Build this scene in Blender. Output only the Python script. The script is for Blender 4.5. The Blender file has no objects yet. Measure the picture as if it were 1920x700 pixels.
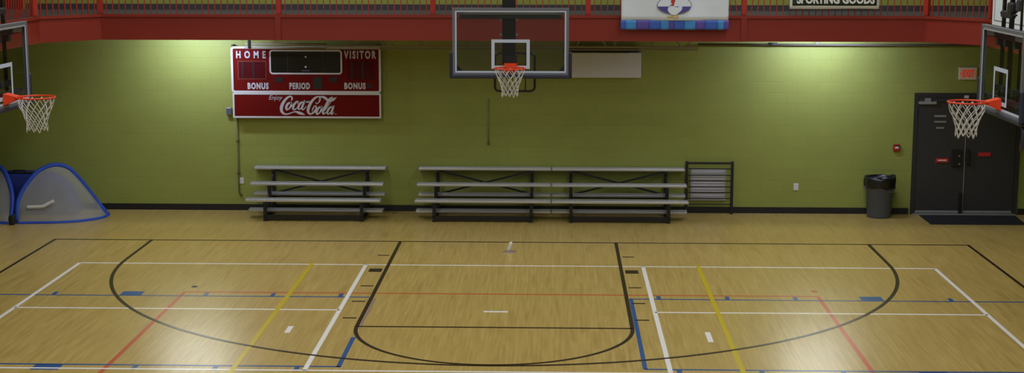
import bpy, bmesh, math, random
from mathutils import Vector, Matrix, noise
random.seed(7)
C = bpy.context.scene.collection
PI = math.pi

# ---------------------------------------------------------------- camera frame (1920 x 700)
CAM = Vector((0.794, -25.536, 5.050)); F = 2914.07; YAW, PIT, ROL = -0.02848, 0.159285, 0.001085
FW = Vector((math.sin(YAW)*math.cos(PIT), math.cos(YAW)*math.cos(PIT), -math.sin(PIT)))
R0 = Vector((math.cos(YAW), -math.sin(YAW), 0)); U0 = R0.cross(FW)
RT = R0*math.cos(ROL) + U0*math.sin(ROL); UP = -R0*math.sin(ROL) + U0*math.cos(ROL)

def at(u, v, axis, val):
    """measured pixel -> point on the plane axis = val (used only to read sizes off the photograph)"""
    d = FW + RT*((u-960)/F) - UP*((v-350)/F)
    return CAM + d*((val-CAM[axis])/d[axis])

# ---------------------------------------------------------------- materials
def lin(c):
    c = c/255
    return c/12.92 if c <= 0.04045 else ((c+0.055)/1.055)**2.4
def rgb(r, g, b): return (lin(r), lin(g), lin(b), 1)

def mat(name, col, rough=0.5, metal=0.0, spec=0.5, vary=0.06, scale=6.0, emit=None, bump=0.0):
    m = bpy.data.materials.new(name); m.use_nodes = True
    nt = m.node_tree; b = nt.nodes['Principled BSDF']
    b.inputs['Roughness'].default_value = rough
    b.inputs['Metallic'].default_value = metal
    b.inputs['Specular IOR Level'].default_value = spec
    tc = nt.nodes.new('ShaderNodeTexCoord')
    nz = nt.nodes.new('ShaderNodeTexNoise'); nz.inputs['Scale'].default_value = scale; nz.inputs['Detail'].default_value = 4
    nt.links.new(tc.outputs['Object'], nz.inputs['Vector'])
    mx = nt.nodes.new('ShaderNodeMix'); mx.data_type = 'RGBA'
    mx.inputs['A'].default_value = tuple(c*(1-vary) for c in col[:3]) + (1,)
    mx.inputs['B'].default_value = tuple(min(1, c*(1+vary)) for c in col[:3]) + (1,)
    nt.links.new(nz.outputs['Fac'], mx.inputs['Factor'])
    nt.links.new(mx.outputs['Result'], b.inputs['Base Color'])
    if emit:
        b.inputs['Emission Color'].default_value = emit[0]; b.inputs['Emission Strength'].default_value = emit[1]
    if bump:
        bp = nt.nodes.new('ShaderNodeBump'); bp.inputs['Strength'].default_value = bump
        nt.links.new(nz.outputs['Fac'], bp.inputs['Height']); nt.links.new(bp.outputs['Normal'], b.inputs['Normal'])
    return m

def floor_material():
    m = bpy.data.materials.new('maple_floor'); m.use_nodes = True
    nt = m.node_tree; N = nt.nodes; L = nt.links; b = N['Principled BSDF']
    tc = N.new('ShaderNodeTexCoord')
    mp = N.new('ShaderNodeMapping'); mp.inputs['Rotation'].default_value = (0, 0, PI/2)
    L.new(tc.outputs['Object'], mp.inputs['Vector'])
    br = N.new('ShaderNodeTexBrick')
    br.offset = 0.37; br.offset_frequency = 3; br.squash = 1.0
    br.inputs['Scale'].default_value = 1.0
    br.inputs['Brick Width'].default_value = 0.85; br.inputs['Row Height'].default_value = 0.057
    br.inputs['Mortar Size'].default_value = 0.0012; br.inputs['Mortar Smooth'].default_value = 0.3
    br.inputs['Color1'].default_value = rgb(199, 174, 103); br.inputs['Color2'].default_value = rgb(191, 165, 95)
    br.inputs['Mortar'].default_value = rgb(170, 136, 78)
    L.new(mp.outputs['Vector'], br.inputs['Vector'])
    # grain stretched along the boards and large soft patches of wood tone
    mg = N.new('ShaderNodeMapping'); mg.inputs['Scale'].default_value = (26, 1.3, 1)
    L.new(tc.outputs['Object'], mg.inputs['Vector'])
    ng = N.new('ShaderNodeTexNoise'); ng.inputs['Scale'].default_value = 1.0; ng.inputs['Detail'].default_value = 5
    L.new(mg.outputs['Vector'], ng.inputs['Vector'])
    rg = N.new('ShaderNodeValToRGB'); rg.color_ramp.elements[0].position = 0.28; rg.color_ramp.elements[1].position = 0.62
    rg.color_ramp.elements[0].color = (0.70, 0.62, 0.50, 1); rg.color_ramp.elements[1].color = (1, 1, 1, 1)
    L.new(ng.outputs['Fac'], rg.inputs['Fac'])
    mul = N.new('ShaderNodeMix'); mul.data_type = 'RGBA'; mul.blend_type = 'MULTIPLY'; mul.inputs['Factor'].default_value = 0.55
    L.new(br.outputs['Color'], mul.inputs['A']); L.new(rg.outputs['Color'], mul.inputs['B'])
    mg2 = N.new('ShaderNodeMapping'); mg2.inputs['Scale'].default_value = (9, 0.9, 1)
    L.new(tc.outputs['Object'], mg2.inputs['Vector'])
    n2 = N.new('ShaderNodeTexNoise'); n2.inputs['Scale'].default_value = 1.0; n2.inputs['Detail'].default_value = 2
    L.new(mg2.outputs['Vector'], n2.inputs['Vector'])
    r2 = N.new('ShaderNodeValToRGB'); r2.color_ramp.elements[0].position = 0.30; r2.color_ramp.elements[1].position = 0.45
    r2.color_ramp.elements[0].color = (0.80, 0.73, 0.62, 1); r2.color_ramp.elements[1].color = (1, 1, 1, 1)
    L.new(n2.outputs['Fac'], r2.inputs['Fac'])
    mu2 = N.new('ShaderNodeMix'); mu2.data_type = 'RGBA'; mu2.blend_type = 'MULTIPLY'; mu2.inputs['Factor'].default_value = 0.5
    L.new(mul.outputs['Result'], mu2.inputs['A']); L.new(r2.outputs['Color'], mu2.inputs['B'])
    L.new(mu2.outputs['Result'], b.inputs['Base Color'])
    b.inputs['Roughness'].default_value = 0.28
    b.inputs['Specular IOR Level'].default_value = 0.5
    return m

def block_material(name, col, mortar):
    m = bpy.data.materials.new(name); m.use_nodes = True
    nt = m.node_tree; N = nt.nodes; L = nt.links; b = N['Principled BSDF']
    tc = N.new('ShaderNodeTexCoord')
    sp = N.new('ShaderNodeSeparateXYZ'); L.new(tc.outputs['Object'], sp.inputs['Vector'])
    ad = N.new('ShaderNodeMath'); ad.operation = 'ADD'
    L.new(sp.outputs['X'], ad.inputs[0]); L.new(sp.outputs['Y'], ad.inputs[1])
    cb = N.new('ShaderNodeCombineXYZ'); L.new(ad.outputs[0], cb.inputs['X']); L.new(sp.outputs['Z'], cb.inputs['Y'])
    br = N.new('ShaderNodeTexBrick'); br.inputs['Scale'].default_value = 1
    br.inputs['Brick Width'].default_value = 0.406; br.inputs['Row Height'].default_value = 0.203
    br.inputs['Mortar Size'].default_value = 0.006; br.inputs['Mortar Smooth'].default_value = 0.6
    br.inputs['Color1'].default_value = col; br.inputs['Color2'].default_value = tuple(c*0.96 for c in col[:3]) + (1,)
    br.inputs['Mortar'].default_value = mortar
    L.new(cb.outputs['Vector'], br.inputs['Vector'])
    nz = N.new('ShaderNodeTexNoise'); nz.inputs['Scale'].default_value = 1.4; nz.inputs['Detail'].default_value = 5
    L.new(tc.outputs['Object'], nz.inputs['Vector'])
    rr = N.new('ShaderNodeMapRange'); rr.inputs['To Min'].default_value = 0.93; rr.inputs['To Max'].default_value = 1.05
    L.new(nz.outputs['Fac'], rr.inputs['Value'])
    mu = N.new('ShaderNodeMix'); mu.data_type = 'RGBA'; mu.blend_type = 'MULTIPLY'; mu.inputs['Factor'].default_value = 1
    L.new(br.outputs['Color'], mu.inputs['A']); L.new(rr.outputs['Result'], mu.inputs['B'])
    L.new(mu.outputs['Result'], b.inputs['Base Color'])
    bp = N.new('ShaderNodeBump'); bp.inputs['Strength'].default_value = 0.35; bp.inputs['Distance'].default_value = 0.004
    bp.invert = True
    L.new(br.outputs['Fac'], bp.inputs['Height']); L.new(bp.outputs['Normal'], b.inputs['Normal'])
    b.inputs['Roughness'].default_value = 0.55; b.inputs['Specular IOR Level'].default_value = 0.35
    return m

def see_through(name, col, alpha, rough=0.6, gloss=0.0, tint=(1, 1, 1, 1)):
    """clear or woven sheet: part transparent, part surface"""
    m = bpy.data.materials.new(name); m.use_nodes = True
    nt = m.node_tree; N = nt.nodes; L = nt.links
    for n in list(N): N.remove(n)
    out = N.new('ShaderNodeOutputMaterial')
    tr = N.new('ShaderNodeBsdfTransparent'); tr.inputs['Color'].default_value = tint
    if gloss:
        sf = N.new('ShaderNodeBsdfGlossy'); sf.inputs['Color'].default_value = col; sf.inputs['Roughness'].default_value = rough
    else:
        sf = N.new('ShaderNodeBsdfDiffuse'); sf.inputs['Color'].default_value = col
    mx = N.new('ShaderNodeMixShader')
    if gloss:
        mx.inputs['Fac'].default_value = alpha
    else:
        tc = N.new('ShaderNodeTexCoord'); wv = N.new('ShaderNodeTexNoise'); wv.inputs['Scale'].default_value = 3
        L.new(tc.outputs['Object'], wv.inputs['Vector'])
        mr = N.new('ShaderNodeMapRange'); mr.inputs['To Min'].default_value = alpha-0.06; mr.inputs['To Max'].default_value = alpha+0.06
        L.new(wv.outputs['Fac'], mr.inputs['Value']); L.new(mr.outputs['Result'], mx.inputs['Fac'])
    L.new(tr.outputs[0], mx.inputs[1]); L.new(sf.outputs[0], mx.inputs[2]); L.new(mx.outputs[0], out.inputs['Surface'])
    return m

M = {}
M['floor'] = floor_material()
M['green'] = block_material('green_block', rgb(148, 157, 76), rgb(141, 150, 72))
M['ceiling'] = mat('ceiling_paint', rgb(190, 188, 180), 0.8)
M['red'] = mat('red_paint', rgb(172, 46, 34), 0.5, scale=2)
M['fascia'] = mat('oxide_red_steel_paint', rgb(136, 38, 25), 0.55, scale=1.5)
M['dark_red'] = mat('maroon_paint', rgb(92, 30, 26), 0.5)
M['deck'] = mat('grey_rubber_deck', rgb(64, 66, 70), 0.8, scale=20)
M['charcoal'] = mat('charcoal_rubber', rgb(58, 60, 62), 0.7)
M['black'] = mat('black_paint', rgb(26, 26, 28), 0.5)
M['black_gloss'] = mat('black_enamel', rgb(28, 27, 30), 0.35)
M['under'] = mat('beige_steel', rgb(148, 140, 116), 0.6)
M['pipe'] = mat('grey_green_pipe', rgb(100, 97, 82), 0.6)
M['alu'] = mat('brushed_aluminium', rgb(202, 204, 208), 0.38, metal=0.75, scale=30)
M['vent_grey'] = mat('grey_vent_enamel', rgb(196, 195, 203), 0.5)
M['frame_grey'] = mat('backboard_aluminium', rgb(120, 124, 138), 0.4, metal=0.3)
M['navy'] = mat('navy_padding', rgb(38, 44, 66), 0.5)
M['white'] = mat('white_paint', rgb(215, 215, 212), 0.5)
M['line_white'] = mat('white_court_paint', rgb(244, 243, 240), 0.3, vary=0.03)
M['line_black'] = mat('black_court_paint', rgb(44, 32, 24), 0.3)
M['line_yellow'] = mat('yellow_court_paint', rgb(206, 184, 22), 0.3)
M['line_red'] = mat('red_court_paint', rgb(200, 84, 56), 0.3)
M['line_blue'] = mat('blue_court_paint', rgb(42, 88, 150), 0.3)
M['line_worn'] = mat('worn_purple_paint', rgb(150, 128, 122), 0.35, vary=0.2, scale=40)
M['orange'] = mat('orange_rim', rgb(235, 68, 26), 0.4)
M['net'] = mat('white_cord', rgb(208, 208, 204), 0.8)
M['glass'] = see_through('clear_glass', (0.9, 0.95, 1, 1), 0.035, 0.03, 1.0, (0.80, 0.82, 0.82, 1))
M['board_red'] = mat('scoreboard_red', rgb(104, 13, 7), 0.6, spec=0.12, scale=1.5, vary=0.1)
M['digit_red'] = mat('dark_red_window', rgb(78, 8, 12), 0.5, spec=0.15)
M['digit_black'] = mat('dark_display_window', rgb(26, 26, 20), 0.2)
M['digit_green'] = mat('dark_green_window', rgb(34, 48, 42), 0.3)
M['bezel'] = mat('brown_bezel', rgb(110, 44, 24), 0.5)
M['board_white'] = mat('cool_white_marking', rgb(200, 214, 240), 0.5, vary=0.02)
M['score_letter'] = mat('grey_white_lettering', rgb(200, 202, 204), 0.5, vary=0.02)
M['letter'] = mat('white_lettering', rgb(232, 232, 226), 0.5, vary=0.02)
M['cream'] = mat('cream_panel', rgb(214, 216, 220), 0.6, scale=2)
M['grey_plastic'] = mat('grey_plastic', rgb(82, 89, 102), 0.5)
M['bag'] = mat('black_plastic_bag', rgb(22, 22, 26), 0.3, bump=0.4, scale=18)
M['door'] = mat('charcoal_door_paint', rgb(54, 53, 54), 0.45, scale=3)
M['door_frame'] = mat('charcoal_frame_paint', rgb(48, 47, 49), 0.45)
M['steel'] = mat('dull_steel', rgb(168, 168, 166), 0.4, metal=0.5)
M['push_red'] = mat('red_label', rgb(196, 44, 44), 0.4)
M['mat'] = mat('black_mat', rgb(24, 23, 28), 0.9, scale=60, vary=0.2)
M['sign_beige'] = mat('beige_sign_face', rgb(226, 210, 186), 0.5)
M['exit_red'] = mat('exit_letter_red', rgb(226, 40, 36), 0.4, emit=(rgb(255, 40, 30), 0.25))
M['alarm_red'] = mat('alarm_red', rgb(168, 34, 30), 0.4)
M['goal_blue'] = mat('blue_nylon', rgb(34, 78, 190), 0.6, scale=10)
M['bag_blue'] = mat('dark_blue_nylon', rgb(24, 46, 132), 0.7, scale=8)
M['mesh'] = see_through('grey_goal_mesh', rgb(190, 190, 186), 0.47)
M['cloth_white'] = mat('white_banner_cloth', rgb(226, 238, 255), 0.7, scale=2)
M['cloth_green'] = mat('dark_green_banner', rgb(28, 50, 46), 0.7)
M['blue_a'] = mat('banner_sky_blue', rgb(66, 142, 214), 0.7)
M['blue_b'] = mat('banner_blue', rgb(58, 96, 190), 0.7)
M['blue_c'] = mat('banner_purple', rgb(90, 76, 164), 0.7)
M['purple'] = mat('emblem_purple', rgb(82, 74, 160), 0.7)
M['bird_red'] = mat('emblem_red', rgb(190, 60, 48), 0.7)
M['bird_tan'] = mat('emblem_tan', rgb(206, 186, 120), 0.7)
M['outline'] = mat('emblem_grey', rgb(140, 136, 140), 0.7)
M['lamp'] = mat('lamp_lens', rgb(230, 240, 225), 0.5, emit=((1.0, 1.0, 0.95, 1), 130))
M['green_pipe'] = mat('green_painted_conduit', rgb(132, 140, 76), 0.5)
M['olive_pipe'] = mat('olive_conduit', rgb(88, 88, 44), 0.5)

# ---------------------------------------------------------------- mesh builder
class MB:
    def __init__(s): s.v = []; s.f = []; s.smooth = set()
    def add(s, verts, faces, smooth=False):
        o = len(s.v); s.v += [Vector(p) for p in verts]
        for f in faces:
            if smooth: s.smooth.add(len(s.f))
            s.f.append(tuple(o+i for i in f))
        return s
    def box(s, x0, x1, y0, y1, z0, z1, bev=0.0):
        x0, x1 = min(x0, x1), max(x0, x1); y0, y1 = min(y0, y1), max(y0, y1); z0, z1 = min(z0, z1), max(z0, z1)
        b = min(bev, (x1-x0)*.45, (y1-y0)*.45, (z1-z0)*.45)
        bm = bmesh.new(); bmesh.ops.create_cube(bm, size=1)
        for v in bm.verts:
            v.co = Vector(((x0+x1)/2+v.co.x*(x1-x0), (y0+y1)/2+v.co.y*(y1-y0), (z0+z1)/2+v.co.z*(z1-z0)))
        if b > 0:
            bmesh.ops.bevel(bm, geom=bm.edges[:], offset=b, segments=2, profile=0.5, affect='EDGES')
        bm.verts.index_update()
        s.add([v.co.copy() for v in bm.verts], [[v.index for v in f.verts] for f in bm.faces]); bm.free()
        return s
    def tube(s, pts, r, n=8, closed=False, flat=None):
        """round tube along a polyline; r may be a list; flat=(a,b) gives an oval section"""
        pts = [Vector(p) for p in pts]; k = len(pts)
        rs = r if isinstance(r, (list, tuple)) else [r]*k
        vs = []; prev = None
        for i in range(k):
            if closed: t = pts[(i+1) % k]-pts[i-1]
            else: t = pts[min(i+1, k-1)]-pts[max(i-1, 0)]
            t = t.normalized() if t.length > 1e-9 else Vector((0, 0, 1))
            if prev is None:
                a = Vector((0, 0, 1)) if abs(t.z) < 0.9 else Vector((0, 1, 0))
                nrm = t.cross(a).normalized()
            else:
                nrm = prev-t*prev.dot(t)
                nrm = nrm.normalized() if nrm.length > 1e-6 else t.orthogonal().normalized()
            prev = nrm; bn = t.cross(nrm)
            fa, fb = flat or (1, 1)
            for j in range(n):
                q = 2*PI*j/n
                vs.append(pts[i]+(nrm*math.cos(q)*fa+bn*math.sin(q)*fb)*rs[i])
        fs = []
        for i in range(k if closed else k-1):
            for j in range(n):
                a = i*n+j; b = i*n+(j+1) % n; c = ((i+1) % k)*n+(j+1) % n; d = ((i+1) % k)*n+j
                fs.append((a, b, c, d))
        s.add(vs, fs, True)
        if not closed:
            o = len(s.v)-len(vs)
            s.f.append(tuple(o+j for j in reversed(range(n)))); s.f.append(tuple(o+(k-1)*n+j for j in range(n)))
        return s
    def bar(s, a, b, w, h, up=(0, 0, 1)):
        """rectangular bar from a to b"""
        a, b = Vector(a), Vector(b); t = (b-a).normalized(); u = Vector(up)
        if abs(t.dot(u)) > 0.98: u = Vector((0, 1, 0))
        x = t.cross(u).normalized(); y = x.cross(t)
        vs = [p+x*sx*w/2+y*sy*h/2 for p in (a, b) for sx, sy in ((-1, -1), (1, -1), (1, 1), (-1, 1))]
        return s.add(vs, [(3, 2, 1, 0), (4, 5, 6, 7), (0, 1, 5, 4), (1, 2, 6, 5), (2, 3, 7, 6), (3, 0, 4, 7)])
    def lathe(s, prof, c=(0, 0, 0), n=32, wob=None):
        vs = []
        for i, (r, z) in enumerate(prof):
            for j in range(n):
                q = 2*PI*j/n; rr, zz = (r, z) if wob is None else wob(i, q, r, z)
                vs.append((c[0]+rr*math.cos(q), c[1]+rr*math.sin(q), c[2]+zz))
        fs = [(i*n+j, i*n+(j+1) % n, (i+1)*n+(j+1) % n, (i+1)*n+j) for i in range(len(prof)-1) for j in range(n)]
        return s.add(vs, fs, True)
    def prism(s, poly, z0, z1):
        """polygon in XY (counter-clockwise) extruded z0..z1"""
        n = len(poly)
        vs = [(x, y, z0) for x, y in poly]+[(x, y, z1) for x, y in poly]
        fs = [tuple(reversed(range(n))), tuple(range(n, 2*n))]+[(i, (i+1) % n, n+(i+1) % n, n+i) for i in range(n)]
        return s.add(vs, fs)
    def wallpoly(s, poly, y0, y1):
        """polygon in XZ (counter-clockwise seen from -Y) extruded from front y0 to back y1"""
        n = len(poly)
        vs = [(x, y0, z) for x, z in poly]+[(x, y1, z) for x, z in poly]
        fs = [tuple(range(n)), tuple(reversed(range(n, 2*n)))]+[(i, n+i, n+(i+1) % n, (i+1) % n) for i in range(n)]
        return s.add(vs, fs)
    def build(s, name, m, parent=None, local=False):
        off = Vector((0, 0, 0))
        if parent is None:
            xs = [p.x for p in s.v]; ys = [p.y for p in s.v]; zs = [p.z for p in s.v]
            if not local: off = Vector(((min(xs)+max(xs))/2, (min(ys)+max(ys))/2, min(zs)))
        elif not local:
            q = parent
            while q: off = off+q.location; q = q.parent
        me = bpy.data.meshes.new(name); me.from_pydata([p-off for p in s.v], [], s.f); me.update()
        for i in s.smooth: me.polygons[i].use_smooth = True
        bm = bmesh.new(); bm.from_mesh(me); bmesh.ops.recalc_face_normals(bm, faces=bm.faces); bm.to_mesh(me); bm.free()
        me.materials.append(M[m] if isinstance(m, str) else m)
        o = bpy.data.objects.new(name, me); C.objects.link(o)
        if parent: o.parent = parent
        elif not local: o.location = off
        return o

def tag(o, label=None, cat=None, group=None, kind=None):
    if label: o['label'] = label
    if cat: o['category'] = cat
    if group: o['group'] = group
    if kind: o['kind'] = kind
    return o
def thing(name, loc, label, cat, group=None, rz=0.0):
    o = bpy.data.objects.new(name, None); C.objects.link(o); o.empty_display_size = 0.1
    o.location = loc; o.rotation_euler = (0, 0, rz)
    return tag(o, label, cat, group)
def struct(name, mb, m, parent=None, local=True):
    o = mb.build(name, m, parent, local); o['kind'] = 'structure'; return o
def copy_tree(o, parent=None):
    c = o.copy(); C.objects.link(c)
    if parent is not None: c.parent = parent
    for ch in [x for x in bpy.data.objects if x.parent == o]: copy_tree(ch, c)
    return c

def text_mb(txt, x0, x1, z0, z1, y, depth=0.006, weight=0.0, shear=0.0, space=1.0):
    """lettering in the XZ plane facing -Y, fitted to the rectangle"""
    cu = bpy.data.curves.new('lettering', 'FONT'); cu.body = txt; cu.size = 1; cu.extrude = 0.01; cu.offset = weight
    cu.shear = shear; cu.space_character = space; cu.resolution_u = 3
    ob = bpy.data.objects.new('lettering', cu); C.objects.link(ob)
    dg = bpy.context.evaluated_depsgraph_get(); me = bpy.data.meshes.new_from_object(ob.evaluated_get(dg))
    vs = [v.co.copy() for v in me.vertices]; fs = [tuple(p.vertices) for p in me.polygons]
    bpy.data.objects.remove(ob); bpy.data.curves.remove(cu); bpy.data.meshes.remove(me)
    ax = [v.x for v in vs]; ay = [v.y for v in vs]; a0, a1, b0, b1 = min(ax), max(ax), min(ay), max(ay)
    out = [Vector((x0+(v.x-a0)/(a1-a0)*(x1-x0), y-(depth if v.z > 0 else 0), z0+(v.y-b0)/(b1-b0)*(z1-z0))) for v in vs]
    return MB().add(out, fs)

def spline(pts, n=8):
    out = []
    for i in range(len(pts)-1):
        p0 = pts[max(i-1, 0)]; p1 = pts[i]; p2 = pts[i+1]; p3 = pts[min(i+2, len(pts)-1)]
        for k in range(n):
            t = k/n
            out.append(tuple(0.5*((2*b)+(-a+c)*t+(2*a-5*b+4*c-d)*t*t+(-a+3*b-3*c+d)*t**3) for a, b, c, d in zip(p0, p1, p2, p3)))
    out.append(tuple(pts[-1])); return out

# ---------------------------------------------------------------- the room
WY = 2.93; SX = 10.4; FY = -30.0; CZ = 9.0
fl = struct('floor', MB().box(-SX, SX, FY, WY+.2, -0.2, 0), 'floor')
struct('wall_back', MB().box(-SX-.2, SX+.2, WY, WY+.25, 0, CZ), 'green')
struct('wall_left', MB().box(-SX-.25, -SX, FY, WY, 0, CZ), 'green')
struct('wall_right', MB().box(SX, SX+.25, FY, WY, 0, CZ), 'green')
struct('wall_front', MB().box(-SX-.2, SX+.2, FY-.25, FY, 0, CZ), 'ceiling')
struct('ceiling', MB().box(-SX-.2, SX+.2, FY-.2, WY+.2, CZ, CZ+.2), 'ceiling')
bb = MB().box(-SX, 7.30, WY-.014, WY, 0, 0.115); bb.box(9.30, SX, WY-.014, WY, 0, 0.115)
struct('baseboard_back', bb, 'black')
struct('baseboard_left', MB().box(-SX, -SX+.014, FY, WY-.014, 0, 0.115), 'black')
struct('baseboard_right', MB().box(SX-.014, SX, FY, WY-.014, 0, 0.115), 'black')

# painted court lines: thin coats of paint on the floor
def line(name, m, segs, z, w=0.05):
    mb = MB()
    for (x0, y0), (x1, y1) in segs:
        mb.bar((x0, y0, z/2), (x1, y1, z/2), w, z)
    return mb.build(name, m, fl)
def rect(name, m, x0, x1, y0, y1, z): return MB().box(x0, x1, y0, y1, 0, z).build(name, m, fl)
def arcline(name, m, cx, cy, r, a0, a1, z, w=0.05, pre=(), post=(), n=90):
    pts = list(pre)+[(cx+r*math.cos(a0+(a1-a0)*i/n), cy+r*math.sin(a0+(a1-a0)*i/n)) for i in range(n+1)]+list(post)
    vs = []; fs = []
    for i, (x, y) in enumerate(pts):
        a = Vector(pts[max(i-1, 0)]); b = Vector(pts[min(i+1, len(pts)-1)]); t = (b-a).normalized(); q = Vector((-t.y, t.x))*w/2
        for zz in (0, z): vs += [(x+q.x, y+q.y, zz), (x-q.x, y-q.y, zz)]
    for i in range(len(pts)-1):
        a = i*4; fs += [(a+2, a+3, a+7, a+6), (a, a+2, a+6, a+4), (a+1, a+5, a+7, a+3)]
    return MB().add(vs, fs).build(name, m, fl)
ZB, ZW, ZY, ZR, ZU = .0030, .0018, .0022, .0010, .0014
LX, LY = 1.805, -5.765
line('baseline', 'line_black', [((-7.67, 0), (7.67, 0))], ZB)
line('sideline', 'line_black', [((-7.645, 0), (-7.645, -24))], ZB)
line('sideline', 'line_black', [((7.645, 0), (7.645, -24))], ZB)
line('lane_line', 'line_black', [((-LX, 0), (-LX, LY))], ZB, .055)
line('lane_line', 'line_black', [((LX, 0), (LX, LY))], ZB, .055)
line('free_throw_line', 'line_black', [((-LX, LY), (LX, LY))], ZB)
arcline('free_throw_arc', 'line_black', 0, LY, LX, PI, 2*PI, ZB, .052)
arcline('three_point_line', 'line_black', 0, -1.6, 6.0, PI, 2*PI, ZB, .055, pre=[(-6.0, 0)], post=[(6.0, 0)])
for s in (-1, 1):
    for y in (-1.16, -3.37, -4.35, -5.31): line('lane_mark', 'line_black', [((s*2.05, y), (s*1.865, y))], ZB)
    rect('lane_block', 'line_black', s*2.06, s*1.862, -2.40, -2.17, ZB)
WX, WA, WB = 6.65, -1.885, -7.87
line('badminton_line', 'line_white', [((-WX, WA), (WX, WA))], ZW)
line('badminton_line', 'line_white', [((-WX, WB), (WX, WB))], ZW)
for s in (-1, 1):
    line('badminton_line', 'line_white', [((s*WX, WA), (s*WX, WB))], ZW, .055)
    line('badminton_line', 'line_white', [((s*2.155, WA), (s*2.155, WB))], ZW, .06)
    line('badminton_line', 'line_white', [((s*WX, -4.86), (s*2.155, -4.86))], ZW)
    line('volleyball_line', 'line_yellow', [((s*3.01, -1.80), (s*3.01, -12))], ZY, .06)
    line('tennis_line', 'line_red', [((s*4.53, -3.84), (s*4.53, -12))], ZR, .055)
    yb, yt = (-4.09, -7.70)
    line('side_court_line', 'line_blue', [((s*9.6, yb), (s*1.84, yb))], ZU)
    line('side_court_line', 'line_blue', [((s*9.6, yt), (s*(1.86 if s > 0 else 1.755), yt))], ZU)
    for x in (6.37, 4.19, 3.23, 2.26):
        rect('side_court_mark', 'line_blue', s*(x-.03), s*(x+.03), yb+.03, yb+.20, ZU)
        rect('side_court_mark', 'line_blue', s*(x-.03), s*(x+.03), yt-.20, yt-.03, ZU)
    rect('side_court_block', 'line_blue', s*5.11, s*5.42, yb+.02, yb+.26, ZU)
    rect('side_court_block', 'line_blue', s*5.07, s*5.40, yt-.24, yt-.01, ZU)
line('tennis_line', 'line_red', [((-4.53, -3.84), (4.53, -3.84))], ZR)
line('side_court_line', 'line_blue', [((1.865, -4.09), (1.865, -7.70))], ZU, .055)
line('side_court_line', 'line_blue', [((-1.775, -6.32), (-1.775, -7.72))], ZU, .06)
line('side_court_line', 'line_worn', [((-1.752, -4.15), (-1.752, -5.9))], ZU, .03)
rect('centre_tick', 'line_white', -.18, .15, -4.93, -4.86, ZW)
rect('serving_tick', 'line_white', -2.70, -2.63, -6.12, -5.78, ZW)
rect('serving_tick', 'line_white', 2.73, 2.80, -6.42, -5.92, ZW)
MB().lathe([(0.001, .003), (.045, .003), (.05, 0)], (-4.47, -3.50, 0), 16).build('floor_socket_cover', 'charcoal', fl)
MB().lathe([(0.001, .003), (.045, .003), (.05, 0)], (4.53, -3.52, 0), 16).build('floor_socket_cover', 'line_red', fl)

# ---------------------------------------------------------------- raised running track on the wall
DZ, BZ = 3.735, 3.29
inner = [(-7.85, -24.0), (-7.85, 0.30), (-7.06, 1.16), (7.06, 1.16), (7.85, 0.30), (7.85, -24.0)]
def offset(path, d):
    out = []
    for i, p in enumerate(path):
        p = Vector(p); ns = []
        for a, b in ((i-1, i), (i, i+1)):
            if a >= 0 and b < len(path):
                t = (Vector(path[b])-Vector(path[a])).normalized(); ns.append(Vector((-t.y, t.x)))
        n = sum(ns, Vector((0, 0))).normalized(); out.append(p+n*(d/n.dot(ns[0])))
    return out
def strip(path, d0, d1, z0, z1):
    a, b = offset(path, d0), offset(path, d1); k = len(path)
    vs = [(p.x, p.y, z) for p, q in zip(a, b) for p, z in ((p, z0), (p, z1), (q, z1), (q, z0))]
    fs = [(i*4+j, i*4+(j+1) % 4, i*4+4+(j+1) % 4, i*4+4+j) for i in range(k-1) for j in range(4)]
    fs += [(3, 2, 1, 0), tuple((k-1)*4+j for j in range(4))]
    return MB().add(vs, fs)
trk = thing('floor_track', (0, WY, DZ), None, None); trk['kind'] = 'structure'
poly = [(-SX, -24.0)]+inner+[(SX, -24.0), (SX, WY), (-SX, WY)]
def deck(z0, z1):
    mb = MB(); i = inner
    quads = [[(-SX, -24), (-7.85, -24), (-7.85, .3), (-SX, .3)], [(-SX, .3), (-7.85, .3), (-7.06, 1.16), (-7.06, WY), (-SX, WY)],
             [(-7.06, 1.16), (7.06, 1.16), (7.06, WY), (-7.06, WY)], [(7.06, 1.16), (7.85, .3), (SX, .3), (SX, WY), (7.06, WY)],
             [(7.85, -24), (SX, -24), (SX, .3), (7.85, .3)]]
    for q in quads: mb.prism(q, z0, z1)
    return mb
deck(DZ-.049, DZ-.004).build('deck', 'deck', trk)
strip(inner, -.0, .14, BZ, DZ-.05).build('fascia_beam', 'fascia', trk)
strip(inner, -.032, .012, DZ-.05, DZ).build('nosing', 'fascia', trk)
for x in (-3.99, 3.985):
    MB().box(x-.05, x+.05, 1.125, 1.162, BZ, DZ-.05).build('stiffener', 'fascia', trk)
struct('baseboard_upper', MB().box(-8.95, SX, WY-.016, WY, DZ-.004, DZ+.10), 'charcoal')
# open web joist and pipes below the deck
j = thing('steel_joist', (0, 2.35, 3.02), 'grey beige open web steel joist below the middle of the track', 'joist')
MB().box(-3.35, 3.32, 2.32, 2.38, 3.085, 3.125).box(-3.35, 3.32, 2.32, 2.38, 3.05, 3.07).build('bottom_chord', 'under', j)
MB().box(-3.35, 3.32, 2.31, 2.39, 3.57, DZ-.049).build('top_chord', 'under', j)
wb = MB()
x = -3.2
while x < 3.2:
    wb.bar((x, 2.35, 3.58), (x+.27, 2.35, 3.10), .03, .03, (0, 1, 0)); wb.bar((x+.38, 2.35, 3.10), (x+.65, 2.35, 3.58), .03, .03, (0, 1, 0)); x += .66
wb.build('web', 'under', j)
pr = thing('ceiling_pipe', (6.2, 2.84, 3.09), 'long grey pipe hung under the track above the exit doors', 'pipe')
MB().tube([(3.36, 2.84, 3.125), (10.38, 2.84, 3.125)], .022, 10).build('pipe', 'pipe', pr)
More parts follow.
